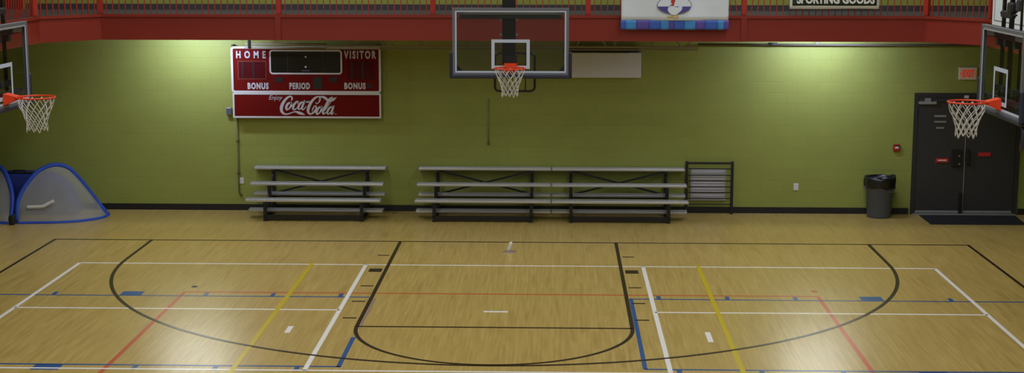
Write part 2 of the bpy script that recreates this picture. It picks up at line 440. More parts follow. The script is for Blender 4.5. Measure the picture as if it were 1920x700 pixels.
for hx in (5.52, 8.2): MB().box(hx-.018, hx+.018, 2.83, 2.85, 3.12, 3.685).build('hanger', 'under', pr)
MB().lathe([(.001, 0), (.05, 0), (.08, .02), (.08, .05), (.001, .05)], (4.72, 2.84, 3.11), 16).build('junction_box', 'charcoal', pr)
pl = thing('ceiling_pipe', (-4.1, 2.5, 3.07), 'short pair of grey pipes under the track above the scoreboard', 'pipe')
MB().tube([(-4.85, 2.5, 3.13), (-3.36, 2.5, 3.13)], .018, 8).build('pipe', 'under', pl)
MB().tube([(-4.85, 2.5, 3.06), (-3.36, 2.5, 3.06)], .018, 8).build('pipe', 'under', pl)
MB().box(-4.79, -4.74, 2.47, 2.53, 3.05, DZ-.049, .01).build('hanger', 'black', pl)

# lamps under the track
for x, w in ((-5.75, 'left'), (5.52, 'right')):
    t = thing('strip_light', (x, 1.95, 3.40), 'fluorescent strip light under the track, %s' % ('left of the scoreboard' if w == 'left' else 'left of the exit doors'), 'light', 'strip lights under the track')
    MB().box(x-.6, x+.6, 1.85, 2.05, 3.42, DZ-.049, .02).build('housing', 'white', t)
    MB().box(x-.58, x+.58, 1.838, 1.85, 3.43, 3.50).build('lens', 'lamp', t)

# railing: sections between posts
def section(a, b, label, fan=None, post_low=False, last_post=False, n=None, ptop=4.80):
    a, b = Vector(a), Vector(b); d = b-a; Ln = d.length; t = d.normalized(); rz = math.atan2(t.y, t.x)
    s = thing('railing_section', (a.x, a.y, DZ), label, 'railing', 'railing sections along the track', rz)
    def post(px, low):
        MB().box(px-.045, px+.045, -.045, .045, 0, ptop-DZ+.02, .008).build('post', 'red', s, True)
    post(0, post_low)
    if last_post: post(Ln, False)
    MB().box(.075, Ln-.085, -.025, .025, ptop-DZ-.05, ptop-DZ, .01).build('top_rail', 'red', s, True)
    k = n or max(2, round((Ln-.09)/.108)); me = None
    for i in range(1, k):
        px = Ln*i/k
        top = 0.0
        if fan and (Ln-px if fan == 'b' else px) < .40:
            q = (Ln-px if fan == 'b' else px); top = (.40-q)*.55*(-1 if fan == 'b' else 1)*1.0
        if me is None or abs(top) > 1e-6:
            o = MB().bar((0, 0, 0), (top, 0, ptop-DZ-.05), .016, .016).build('picket', 'red', s, True)
            if abs(top) < 1e-6: me = o
        else:
            o = me.copy(); C.objects.link(o)
        o.location = (px, 0, 0)
    return s
RY = 1.24
P = [(-7.93, -3.2), (-7.93, 0.33), (-7.09, RY), (-3.99, RY), (-1.33, RY), (1.33, RY), (3.99, RY), (7.09, RY), (7.93, .33), (7.93, -3.2)]
labs = ['red railing section running towards the camera at far left', 'short angled red railing section above the left track corner',
        'red railing section between the left track corner and the scoreboard', 'red railing section above the right half of the scoreboard',
        'red railing section behind the top of the centre backboard', 'red railing section behind the white bird banner',
        'red railing section behind the dark green banner', 'short angled red railing section above the right track corner',
        'red railing section behind the plain white banner at far right']
for i in range(9):
    section(P[i], P[i+1], labs[i], fan='b' if i == 5 else ('a' if i == 6 else None), last_post=(i == 8))

# upstairs maroon door at the left end of the back wall
d2 = struct('door_2', MB().box(-9.72, -9.02, WY-.05, WY, DZ-.004, DZ+2.1), 'dark_red')
MB().box(-9.12, -9.02, WY-.06, WY-.05, DZ-.004, DZ+2.1).build('door_frame', 'dark_red', d2)

# ---------------------------------------------------------------- double exit door
dr = thing('door_1', (8.29, WY, 0), None, None); dr['kind'] = 'structure'
MB().box(7.33, 7.40, WY-.03, WY, 0, 2.25).box(9.20, 9.28, WY-.03, WY, 0, 2.25).box(7.40, 9.20, WY-.03, WY, 2.17, 2.25).build('door_frame', 'door_frame', dr)
MB().box(7.405, 8.280, WY-.018, WY, .03, 2.165).build('door_leaf', 'door', dr)
MB().box(8.292, 9.195, WY-.018, WY, .03, 2.165).build('door_leaf', 'door', dr)
MB().box(8.280, 8.292, WY-.020, WY, .03, 2.165).build('astragal', 'steel', dr)
MB().box(7.36, 9.24, WY-.10, WY, 0, .025).build('threshold', 'steel', dr)
for x0, x1 in ((7.42, 8.27), (8.30, 9.18)): MB().box(x0, x1, WY-.024, WY-.018, .035, .075).build('door_sweep', 'steel', dr)
def dpix(u0, u1, v0, v1, name, m, dep=.012, y=WY-.018, bev=0.0):
    a = at(u0, v1, 1, y); b = at(u1, v0, 1, y)
    return MB().box(a.x, b.x, y-dep, y, a.z, b.z, bev).build(name, m, dr)
cl = dpix(1722, 1755, 190, 195, 'door_closer', 'steel', .05); dpix(1755, 1776, 187.5, 189.5, 'closer_arm', 'charcoal', .03)
dpix(1734, 1745, 184, 190, 'closer_bracket', 'steel', .03)
dpix(1752, 1774, 216, 219.5, 'louvre_slat', 'steel'); dpix(1752, 1774, 227, 230, 'louvre_slat', 'steel'); dpix(1755, 1770, 238.5, 241.5, 'louvre_slat', 'steel')
dpix(1754, 1778, 297, 304.5, 'push_label', 'push_red', .02); dpix(1834, 1857, 286, 293, 'push_label', 'push_red', .02)
dpix(1758, 1774, 299.5, 301.5, 'push_label_print', 'letter', .023)
dpix(1783, 1803, 281, 312, 'lock_case', 'black_gloss', .05, bev=.01); dpix(1810, 1819, 280, 309, 'lock_case', 'black_gloss', .05, bev=.01)
for v in (293, 308):
    p = at(1799, v, 1, WY-.07)
    MB().tube([(p.x, WY-.075, p.z), (p.x, WY-.06, p.z)], .014, 10).build('lock_screw', 'steel', dr)
dpix(1808, 1816, 179, 184, 'door_sensor', 'white', .03, WY-.03)
dpix(1796, 1804, 362, 400, 'door_holder', 'black_gloss', .04)

# exit sign, alarm, outlets, conduits
a, b = at(1797.5, 149.5, 1, 2.90), at(1832.5, 126.5, 1, 2.90)
ex = thing('exit_sign', ((a.x+b.x)/2, 2.93, a.z), 'beige exit sign with red letters on the wall above the double doors', 'sign')
MB().box(a.x, b.x, 2.89, 2.93, a.z, b.z, .008).build('sign_face', 'sign_beige', ex)
W, H = b.x-a.x, b.z-a.z
text_mb('EXIT', a.x+W*.19, a.x+W*.81, a.z+H*.2, a.z+H*.8, 2.888, .004, .015).build('lettering', 'exit_red', ex)
for s, cx in ((-1, a.x+W*.09), (1, a.x+W*.91)):
    zc = (a.z+b.z)/2
    MB().wallpoly([(cx+s*.014, zc), (cx-s*.01, zc+.02), (cx-s*.01, zc-.02)][::(1 if s < 0 else -1)], 2.885, 2.889).build('arrow', 'exit_red', ex)
al = thing('fire_alarm_pull', (7.037, 2.93, 1.18), 'small red fire alarm box on the green wall left of the doors', 'alarm')
MB().box(6.975, 7.10, 2.88, 2.93, 1.175, 1.305, .01).build('housing', 'alarm_red', al)
MB().box(7.005, 7.07, 2.868, 2.88, 1.225, 1.262, .004).build('pull_handle', 'white', al)
MB().box(6.995, 7.08, 2.872, 2.88, 1.275, 1.290).build('label_plate', 'black', al)
def outlet(x, z, label, h=.13):
    o = thing('wall_outlet', (x, 2.93, z), label, 'outlet', 'white wall plates')
    MB().box(x-.045, x+.045, 2.918, 2.93, z, z+h, .004).build('cover_plate', 'cream', o)
    for dz in (.3, .68): MB().box(x-.018, x+.018, 2.914, 2.918, z+h*dz-.016, z+h*dz+.016, .003).build('socket', 'white', o)
outlet(5.228, .435, 'pale wall outlet on the right, between the guard rail and bin')
outlet(-5.06, .50, 'pale wall outlet beside the cable down from the scoreboard', .12)
jb = thing('junction_box', (-5.245, 2.93, 1.80), 'grey electrical box at lower left corner of the scoreboard', 'electrical box')
MB().box(-5.30, -5.20, 2.85, 2.93, 1.80, 1.93, .008).build('box_body', 'steel', jb)
MB().box(-5.29, -5.21, 2.845, 2.85, 1.81, 1.92).build('cover', 'grey_plastic', jb)
cd = thing('conduit', (-5.12, 2.93, .29), 'thin olive conduit running down the wall below the scoreboard', 'conduit')
MB().tube([(-5.105, 2.905, 1.72), (-5.105, 2.905, .36), (-5.09, 2.905, .31), (-5.05, 2.905, .28)], .014, 8).build('pipe', 'olive_pipe', cd)
for z in (1.3, .7): MB().box(-5.135, -5.075, 2.885, 2.93, z, z+.02).build('clip', 'olive_pipe', cd)
cg = thing('conduit', (-.45, 2.93, 1.27), 'faint green painted conduit on the wall below the centre hoop', 'conduit')
MB().tube([(-.452, 2.914, 2.1), (-.452, 2.914, 1.31)], .012, 8).build('pipe', 'green_pipe', cg)
MB().box(-.475, -.43, 2.89, 2.93, 1.26, 1.31, .006).build('end_box', 'olive_pipe', cg)

# white panel beside the centre backboard
wp = thing('wall_panel', (1.68, 2.93, 2.515), 'blank cream rectangular panel on the wall right of the centre backboard', 'panel')
MB().box(1.00, 2.335, 2.80, 2.93, 2.515, 2.975, .012).build('panel_face', 'cream', wp)
MB().box(1.02, 2.29, 2.70, 2.93, 2.995, 3.045).build('shadow_bar', 'black', wp)  # black bar standing in for the dark shadow gap above the panel
for x in (1.2, 2.1): MB().box(x-.02, x+.02, 2.85, 2.90, 2.97, 3.0).build('bracket', 'black', wp)

# ---------------------------------------------------------------- scoreboard
def rrect(x0, x1, z0, z1, r, n=6):
    pts = []
    for cx, cz, a in ((x1-r, z0+r, -PI/2), (x1-r, z1-r, 0), (x0+r, z1-r, PI/2), (x0+r, z0+r, PI)):
        pts += [(cx+r*math.cos(a+PI/2*i/n), cz+r*math.sin(a+PI/2*i/n)) for i in range(n+1)]
    return pts
def ring_rect(x0, x1, z0, z1, r, w, y0, y1):
    o = rrect(x0, x1, z0, z1, r); i = rrect(x0+w, x1-w, z0+w, z1-w, max(r-w, .004)); n = len(o)
    vs = [(x, y, z) for pl in (o, i) for y in (y0, y1) for x, z in pl]
    fs = []
    for k in range(n):
        q = (k+1) % n
        fs += [(k, q, 2*n+q, 2*n+k), (n+q, n+k, 3*n+k, 3*n+q), (k, n+k, n+q, q), (2*n+k, 2*n+q, 3*n+q, 3*n+k)]
    return MB().add(vs, fs)
SY = 2.78
def sx(u, v=150): return at(u, v, 1, SY).x
def sz(v, u=574): return at(u, v, 1, SY).z
x0, x1 = sx(434), sx(714.5); z1, z0 = sz(87.5), sz(174.4)
sb = thing('scoreboard', ((x0+x1)/2, WY, z0), 'red scoreboard with white lettering for HOME and VISITOR on the wall', 'scoreboard')
MB().wallpoly(rrect(x0+.01, x1-.01, z0+.01, z1-.01, .05), SY, WY).build('cabinet', 'board_red', sb)
ring_rect(x0, x1, z0, z1, .06, .038, SY-.012, SY+.02).build('border', 'white', sb)
def sbox(u0, u1, v0, v1, name, m, dep=.006, parent=None):
    return MB().box(sx(u0), sx(u1), SY-dep, SY, sz(v1, (u0+u1)/2), sz(v0, (u0+u1)/2)).build(name, m, parent or sb)
cw = MB().wallpoly(rrect(sx(508), sx(640), sz(137.5), sz(95.5), .05), SY-.006, SY).build('clock_window', 'digit_black', sb)
ring_rect(sx(506), sx(642), sz(139.5), sz(93.5), .06, .028, SY-.014, SY).build('clock_border', 'white', cw)
for v in (106.5, 125.5):
    p = at(573.2, v, 1, SY); MB().tube([(p.x, SY-.012, p.z), (p.x, SY-.006, p.z)], .017, 12).build('colon_dot', 'letter', cw)
sbox(539, 541, 98, 136, 'digit_divider', 'black', .008, cw); sbox(606, 608, 98, 136, 'digit_divider', 'black', .008, cw)
MB().box(sx(566), sx(581), SY-.009, SY-.006, sz(133.6), sz(131.4)).build('maker_mark', 'grey_plastic', cw)
for u0, u1, mm in ((446, 500, 'bezel'), (651, 702, 'digit_red')):
    w = sbox(u0, u1, 114, 149, 'score_window', mm, .005)
    sbox(u0+2, u1-2, 116, 147, 'score_glass', 'digit_red', .007, w)
    sbox(u0+8, u0+10.5, 116, 147, 'digit_divider', 'black', .009, w); sbox(u0+28, u0+31, 116, 147, 'digit_divider', 'black', .009, w)
for u in (515, 617): sbox(u, u+15, 145, 154, 'bonus_light', 'black', .006)
sbox(688, 697, 157, 165, 'bonus_light', 'black', .006)
sbox(587, 604, 145, 167, 'period_window', 'digit_green', .006)
def stext(t, u0, u1, v0, v1, wt=.035, sp=1.22):
    um = (u0+u1)/2
    text_mb(t, sx(u0), sx(u1), sz(v1, um), sz(v0, um), SY-.001, .006, wt, 0, sp).build('lettering', 'score_letter', sb)
stext('HOME', 444, 499.5, 95.5, 109.5, .035, 1.95)
stext('VISITOR', 645.5, 706, 95, 110.5, .04, 1.38)
stext('BONUS', 464, 503.5, 155, 167.5, .05)
stext('PERIOD', 542.5, 581, 155, 167.5, .05)
stext('BONUS', 645.5, 685.5, 155, 167.5, .05)
for u in (437, 712):
    MB().box(sx(u)-.02, sx(u)+.02, SY+.02, WY, z1-.01, z1+.03).build('mounting_bracket', 'black', sb)

# sign panel with flowing script lettering, under the scoreboard
y0, y1 = sz(221.5), sz(174.6); xs0, xs1 = sx(435.5), sx(714)
cs = thing('sponsor_sign', ((xs0+xs1)/2, WY, y0), 'long red sign with white script lettering right under the scoreboard', 'sign')
MB().box(xs0+.01, xs1-.01, SY, WY, y0+.01, y1-.01).build('sign_panel', 'board_red', cs)
ring_rect(xs0, xs1, y0, y1, .012, .031, SY-.012, SY+.02).build('border', 'white', cs)
K = 11.294
def script(strokes, name, dy):
    mb = MB()
    for st in strokes:
        dy += .0005
        q = spline([tuple(p) for p in st], 7); L = []; Rr = []
        P2 = [at(490+X/K, 170+Y/K, 1, SY) for X, Y, w in q]
        ws = [w/K/103.0/2*1.18 for X, Y, w in q]
        n = len(P2); vs = []
        for i in range(n):
            t = P2[min(i+1, n-1)]-P2[max(i-1, 0)]; t = Vector((t.x, 0, t.z)).normalized(); nn = Vector((-t.z, 0, t.x))
            for sgn in (1, -1):
                c = P2[i]+nn*ws[i]*sgn
                vs += [(c.x, SY-dy, c.z), (c.x, SY, c.z)]
        fs = []
        for i in range(n-1):
            a = i*4; fs += [(a, a+4, a+6, a+2), (a, a+1, a+5, a+4), (a+2, a+6, a+7, a+3)]
        mb.add(vs, fs)
        for i in (0, n-1):   # rounded ends
            c = P2[i]; r = ws[i]; k = 10
            mb.add([(c.x+r*math.cos(2*PI*j/k), SY-dy, c.z+r*math.sin(2*PI*j/k)) for j in range(k)], [tuple(range(k))])
    return mb.build(name, 'score_letter', cs)
script([
 [(640, 205, 18), (655, 165, 30), (622, 122, 26), (560, 145, 36), (500, 205, 46), (450, 285, 54), (425, 370, 56), (435, 440, 48), (475, 487, 34), (535, 500, 24), (600, 485, 20), (680, 455, 18), (740, 450, 30), (800, 472, 50), (860, 490, 44), (925, 514, 6)],
 [(618, 245, 26), (560, 285, 40), (528, 350, 40), (540, 402, 30), (580, 390, 22), (622, 335, 34), (640, 275, 30), (618, 245, 26), (630, 275, 12), (660, 285, 12)],
 [(768, 268, 24), (778, 232, 26), (730, 250, 30), (680, 325, 44), (675, 385, 34), (708, 402, 24), (755, 365, 14), (790, 330, 12)],
 [(885, 240, 22), (840, 255, 32), (795, 320, 40), (785, 380, 32), (815, 395, 20), (860, 335, 16), (898, 245, 24)],
 [(912, 222, 36), (880, 310, 38), (860, 380, 32), (890, 402, 22), (930, 360, 14), (950, 325, 10)],
 [(950, 243, 26), (1020, 236, 28)],
 [(1155, 245, 10), (1165, 278, 14), (1205, 262, 18), (1240, 205, 26), (1240, 145, 26), (1205, 128, 24), (1140, 155, 36), (1065, 235, 46), (1010, 340, 52), (990, 425, 50), (1015, 485, 34), (1065, 490, 28), (1130, 440, 34), (1165, 375, 32), (1155, 328, 22), (1120, 335, 18), (1085, 400, 20), (1078, 435, 10)],
 [(1225, 130, 8), (1290, 130, 30), (1350, 155, 46), (1400, 195, 42), (1450, 215, 34), (1520, 195, 40), (1560, 165, 26), (1592, 140, 6)],
 [(1262, 335, 24), (1205, 380, 38), (1170, 450, 42), (1185, 497, 32), (1228, 475, 22), (1270, 410, 34), (1285, 350, 28), (1262, 335, 22), (1275, 360, 12), (1310, 365, 12)],
 [(1505, 140, 20), (1450, 175, 34), (1395, 270, 46), (1335, 385, 44), (1305, 455, 40), (1325, 495, 26), (1370, 460, 14), (1400, 420, 12)],
 [(1500, 140, 20), (1512, 165, 22), (1470, 240, 16), (1400, 345, 12), (1350, 415, 10)],
 [(1510, 345, 22), (1460, 355, 32), (1410, 420, 38), (1400, 480, 30), (1430, 495, 20), (1478, 440, 16), (1520, 350, 22)],
 [(1535, 330, 34), (1500, 420, 36), (1480, 480, 30), (1505, 500, 20), (1545, 445, 10)],
 [(1560, 497, 8), (1596, 492, 8)],
], 'script_lettering', .007)
pa, pb = at(490+160/K, 170+222/K, 1, SY), at(490+452/K, 170+100/K, 1, SY)
text_mb('Enjoy', pa.x, pb.x, pa.z, pb.z, SY-.001, .006, .0, .35).build('lettering', 'score_letter', cs)

# ---------------------------------------------------------------- basketball hoops
def net_mb(cy, zt):
    mb = MB(); prof = [(.228, 0), (.205, -.085), (.172, -.16), (.148, -.225), (.132, -.29), (.126, -.35), (.130, -.41)]
    rnd = random.Random(3)
    for k in range(12):
        for sg in (-1, 1):
            pts = []
            for i, (r, z) in enumerate(prof):
                q = 2*PI*k/12+sg*(PI/12)*i
                wob = noise.noise(Vector((math.cos(q)*2, math.sin(q)*2, z*5)))*.012
                pts.append((math.cos(q)*(r+wob), cy+math.sin(q)*(r+wob), zt+z+wob*.6-(0.02*math.sin(k*2.1) if i == 6 else 0)))
            mb.tube(spline(pts, 3), .0056, 5)
    return mb
def make_hoop(loc, rz, label, side):
    h = thing('basketball_hoop', loc, label, 'basketball hoop', 'glass basketball hoops', rz)
    W2, Hh = .91, 1.05
    B = lambda mb, n, m, p=None: mb.build(n, m, p or h, True)
    g = B(MB().box(-W2+.03, W2-.03, -.006, .006, .03, Hh-.03), 'backboard_glass', 'glass')
    wl = .026; e = .04
    bd = MB(); a, b = -W2+e, W2-e
    for q in ((a, b, e, e+wl), (a, b, Hh-e-wl, Hh-e), (a, a+wl, e+wl, Hh-e-wl), (b-wl, b, e+wl, Hh-e-wl)):
        bd.box(q[0], q[1], -.009, -.006, q[2], q[3])
    B(bd, 'border_line', 'board_white', g)
    ts = MB()
    for q in ((-.30, .30, .10, .15), (-.30, .30, .51, .56), (-.30, -.25, .15, .51), (.25, .30, .15, .51)):
        ts.box(q[0], q[1], -.009, -.006, q[2], q[3])
    B(ts, 'target_square', 'board_white', g)
    fr = MB()
    for q in ((-W2, W2, 0, e), (-W2, W2, Hh-e, Hh), (-W2, -W2+e, e, Hh-e), (W2-e, W2, e, Hh-e)):
        fr.box(q[0], q[1], -.02, .045, q[2], q[3], .006)
    B(fr, 'frame', 'frame_grey')
    pd = MB().box(-W2-.05, W2+.05, -.035, .065, -.055, .012, .025)
    for s in (-1, 1): pd.box(s*(W2+.05), s*(W2-.008), -.035, .065, -.05, .37, .025)
    B(pd, 'edge_padding', 'navy')
    # rim
    rz_, cy = .14, -.395
    rim = MB().tube([(.2365*math.cos(2*PI*i/40), cy+.2365*math.sin(2*PI*i/40), rz_) for i in range(40)], .0105, 8, True)
    ro = B(rim, 'rim', 'orange')
    nk = MB(); ya, yb_ = -.012, cy+.2365
    nk.add([(-.10, ya, rz_-.10), (.10, ya, rz_-.10), (.10, ya, rz_+.05), (-.10, ya, rz_+.05),
            (-.085, yb_-.01, rz_-.03), (.085, yb_-.01, rz_-.03), (.085, yb_-.01, rz_+.012), (-.085, yb_-.01, rz_+.012)],
           [(3, 2, 1, 0), (4, 5, 6, 7), (0, 1, 5, 4), (1, 2, 6, 5), (2, 3, 7, 6), (3, 0, 4, 7)])
    for s in (-1, 1):
        nk.add([(s*.085, yb_-.01, rz_-.03), (s*.085, yb_-.01, rz_+.01), (s*.20, cy+.13, rz_+.004), (s*.20, cy+.13, rz_-.006),
                (s*.075, yb_+.012, rz_-.03), (s*.075, yb_+.012, rz_+.01), (s*.19, cy+.145, rz_+.004), (s*.19, cy+.145, rz_-.006)],
               [(0, 1, 2, 3), (7, 6, 5, 4), (0, 3, 7, 4), (1, 5, 6, 2), (0, 4, 5, 1), (3, 2, 6, 7)])
    B(nk, 'rim_bracket', 'orange', ro)
    lp = MB()
    for k in range(12):
        q = 2*PI*k/12; lp.tube([(.236*math.cos(q), cy+.236*math.sin(q), rz_-.008), (.229*math.cos(q), cy+.229*math.sin(q), rz_-.028)], .005, 5)
    B(lp, 'net_hook', 'orange', ro)
    B(net_mb(cy, rz_-.018), 'net', 'net')
    # what holds it up
    top = CZ-loc[2]
    if not side:
        B(MB().box(-.135, .075, .10, .24, .16, top, .01), 'mast', 'black_gloss')
        B(MB().box(-.80, .80, .05, .11, Hh-.17, Hh-.11, .006), 'cross_bar', 'charcoal')
        B(MB().box(-.75, .75, .06, .12, Hh-.11, Hh-.045, .006), 'cross_bar', 'alu')
        for s in (-1, 1):
            for z in (.86, .63):
                bx = -.03+s*.125
                B(MB().box(bx-.02, bx+.02, .09, .16, z-.015, z+.015), 'bolt', 'steel')
            gz = MB().wallpoly([(s*(W2-.04), .04), (s*(W2-.04), .19), (s*(W2-.19), .04)], .012, .03); B(gz, 'corner_gusset', 'black')
            gz = MB().box(s*(W2-.19), s*(W2-.04), .012, .03, Hh-.075, Hh-.045); B(gz, 'corner_gusset', 'black')
        yb2 = .62; pts = []
        xl, xr, zb, zt, r = -.27, .37, -.31, .30, .07
        tb = []
        for cx, cz, a in ((xr-r, zb+r, -PI/2), (xr-r, zt-r, 0), (xl+r, zt-r, PI/2), (xl+r, zb+r, PI)):
            tb += [(cx+r*math.cos(a+PI/2*i/5), yb2, cz+r*math.sin(a+PI/2*i/5)) for i in range(6)]
        B(MB().tube(tb, .02, 8, True), 'rear_guard_tube', 'black_gloss')
        B(MB().tube([(.22, yb2, zb+.0), (.22, yb2, zt)], .010, 8), 'rear_guard_strut', 'black_gloss')
        B(MB().box(-.06, .0, .22, yb2, .20, .26).box(-.06, .0, yb2-.03, yb2+.02, .20, .32), 'guard_arm', 'black_gloss')
        B(MB().box(-.10, .10, .005, .11, .16, .30), 'mast_plate', 'black')
    else:
        f = 1 if rz > 0 else -1            # which end of the board lies farther from the camera
        for tx, tr in ((f*.36, .026), (f*.02, .032), (-f*.38, .016)):
            B(MB().tube([(tx, .10, .1), (tx, .10, top)], tr, 14), 'mast_tube', 'black_gloss')
            for z in (.25, .82):
                B(MB().box(tx-.045, tx+.045, .02, .10, z, z+.08), 'mounting_lug', 'charcoal')
        B(MB().box(f*.41, -f*.04, .065, .135, 1.16, 1.25, .02), 'clamp', 'black')
        B(MB().box(f*.12, -f*.08, .055, .15, 1.23, 1.36, .025), 'clamp', 'black')
        B(MB().tube([(f*.50, .10, 1.21), (-f*.16, .10, 1.21)], .014, 8), 'clamp_bolt', 'black')
        B(MB().tube([(-f*.22, .10, 1.28), (-f*.23, .10, 1.75)], .018, 8), 'adjuster_rod', 'black_gloss')
        B(MB().box(-f*.19, -f*.26, .075, .13, 1.26, 1.40, .015), 'adjuster_block', 'charcoal')
        for z in (.12, .90): B(MB().box(-.80, .80, .05, .10, z, z+.06), 'cross_bar', 'charcoal')
        for x in (-.62, .62):
            B(MB().box(x-.16, x+.16, .012, .045, .92, 1.0), 'corner_plate', 'steel')
    return h
make_hoop((0.077, -1.22, 2.91), 0, 'glass basketball hoop in the middle, facing the camera, on one black mast', False)
hr = make_hoop((6.25, -6.33, 2.91), -PI/2, 'glass basketball hoop at right edge, seen from its side before the doors', True)
hl = make_hoop((-6.15, -6.22, 2.91), PI/2, 'glass basketball hoop at left edge, seen from its side', True)
# blue strap hanging below the near corner of the right board
MB().tube([(.86, .05, -.05), (.90, .06, -.16), (.86, .05, -.27), (.80, .05, -.36)], [.04, .045, .04, .02], 8).build('hanging_strap', 'navy', hr, True)

# ---------------------------------------------------------------- bleachers
def make_bleacher(loc, label):
    b = thing('bleacher', loc, label, 'bleacher', 'three row aluminium bleachers')
    L2 = 1.215
    seats = [(0.0, .40), (.46, .625), (.90, .855)]; foots = [(.30, .165), (.74, .395)]
    def plank(y, z, d, nm):
        mb = MB().box(-L2, L2, y, y+d, z-.045, z, .008)
        for k in (1, 2, 3): mb.box(-L2, L2, y+d*k/4-.004, y+d*k/4+.004, z-.001, z+.003)
        o = mb.build(nm, 'alu', b, True)
        for s in (-1, 1): MB().box(s*L2, s*(L2+.008), y-.002, y+d+.002, z-.048, z+.003, .002).build('end_cap', 'steel', o, True)
    for y, z in seats: plank(y, z, .235, 'seat_plank')
    for y, z in foots: plank(y, z, .23, 'foot_plank')
    for s in (-1, 1):
        x = s*.87; f = MB()
        f.box(x-.03, x+.03, .03, 1.10, .0, .05)
        for (y, z) in seats:
            f.box(x-.03, x+.03, y+.05, y+.11, .05, z-.045); f.box(x-.025, x+.025, y, y+.23, z-.085, z-.045)
        for (y, z) in foots: f.box(x-.025, x+.025, y-.15, y+.36, z-.085, z-.045)
        f.bar((x, .03, .1), (x, 1.0, .76), .03, .04)
        f.build('side_frame', 'black', b, True)
    MB().box(-.87, .87, .06, .10, .02, .11).build('base_rail', 'black_gloss', b, True)
    MB().box(-.87, .87, .96, 1.0, .29, .345).build('rear_rail', 'black', b, True)
    for s in (-1, 1):
        MB().bar((-.87*s, .97+.02*s, .80), (.87*s, .97+.02*s, .36), .02, .035).build('cross_brace', 'black', b, True)
    MB().box(-.87, .87, .50, .53, .30, .35).build('rear_rail', 'black', b, True)
    return b
b1 = make_bleacher((-3.555, 1.77, 0), 'aluminium bleacher standing alone below the scoreboard')
b2 = copy_tree(b1); b2.location = (-.512, 1.77, 0); b2['label'] = 'left aluminium bleacher of the joined pair below the centre hoop'
b3 = copy_tree(b1); b3.location = (1.941, 1.77, 0); b3['label'] = 'right aluminium bleacher of the joined pair, beside the black guard rail'

# guard rail with thin bars, and the louvred vent behind it
gr = thing('guard_rail', (3.6, 2.80, 0), 'black guard rail with thin bars standing against the wall by the bleachers', 'guard rail')
for x in (3.20, 4.035): MB().box(x-.025, x+.025, 2.78, 2.83, 0, .985, .006).build('post', 'black', gr)
MB().box(3.176, 4.06, 2.785, 2.825, .93, .97, .006).build('top_rail', 'black', gr)
for z in (.845, .725, .62, .51, .405, .295, .185): MB().box(3.19, 4.03, 2.795, 2.812, z-.009, z+.009).build('bar', 'black', gr)
vt = thing('wall_vent', (3.6, 2.93, .235), 'pale grey louvred wall vent behind the black guard rail', 'vent')
MB().box(3.28, 3.93, 2.895, 2.93, .235, .83, .005).build('vent_frame', 'vent_grey', vt)
for k in range(9):
    z = .265+k*.06
    MB().add([(3.31, 2.878, z), (3.90, 2.878, z), (3.90, 2.896, z+.045), (3.31, 2.896, z+.045), (3.31, 2.884, z-.004), (3.90, 2.884, z-.004), (3.90, 2.902, z+.041), (3.31, 2.902, z+.041)],
             [(0, 1, 2, 3), (7, 6, 5, 4), (0, 4, 5, 1), (3, 2, 6, 7), (0, 3, 7, 4), (1, 5, 6, 2)]).build('slat', 'vent_grey', vt)

# ---------------------------------------------------------------- bin, mat
tc_ = thing('trash_can', (6.70, 2.625, 0), 'round grey trash can with black bag between alarm and doors', 'trash can')
MB().lathe([(.001, 0), (.205, 0), (.215, .02), (.25, .60), (.262, .61), (.262, .64), (.27, .70), (.25, .70), (.235, .55), (.20, .04), (.001, .04)], (6.70, 2.625, 0), 36).build('can_body', 'grey_plastic', tc_)
for s in (-1, 1): MB().box(6.70+s*.24, 6.70+s*.285, 2.57, 2.66, .52, .57, .012).build('handle', 'grey_plastic', tc_)
MB().box(6.79, 6.90, 2.625-.262, 2.625-.235, .495, .505, .004).build('handle', 'grey_plastic', tc_)
def wob(i, q, r, z):
    k = noise.noise(Vector((math.cos(q)*2.2, math.sin(q)*2.2, i*.7)))
    return r+k*.012+(.008 if i < 3 else 0)*math.sin(q*9), z+(k*.03 if i < 2 else k*.015)+(.02 if (math.cos(q) > .8 and i in (2, 3, 4)) else 0)
MB().lathe([(.268, .555), (.279, .58), (.285, .64), (.288, .70), (.278, .745), (.258, .745), (.246, .68), (.235, .5), (.2, .3), (.001, .28)], (6.70, 2.625, 0), 48, wob).build('bag_liner', 'bag', tc_)
dm = MB()
dm.add([(7.47, 1.87, 0), (9.17, 1.87, 0), (9.24, 2.82, 0), (7.47, 2.82, 0), (7.51, 1.91, .012), (9.13, 1.91, .012), (9.20, 2.78, .012), (7.51, 2.78, .012)],
       [(3, 2, 1, 0), (4, 5, 6, 7), (0, 1, 5, 4), (1, 2, 6, 5), (2, 3, 7, 6), (3, 0, 4, 7)])
rb = MB()
o = dm.build('door_mat', 'mat'); tag(o, 'flat black rubber mat on the floor before the double doors', 'door mat')

# white peg on a disc on the court
pg = thing('floor_marker', (.045, -.82, 0), 'small white curved peg on a dark disc before the baseline', 'floor marker')
MB().lathe([(.001, .016), (.07, .016), (.10, .010), (.105, 0)], (.045, -.82, 0), 24).build('disc_base', 'line_worn', pg)
MB().tube([(.03, -.82, .01), (.045, -.82, .05), (.065, -.82, .10), (.072, -.82, .14), (.068, -.82, .165)], [.032, .030, .030, .030, .022], 10).build('peg', 'letter', pg)

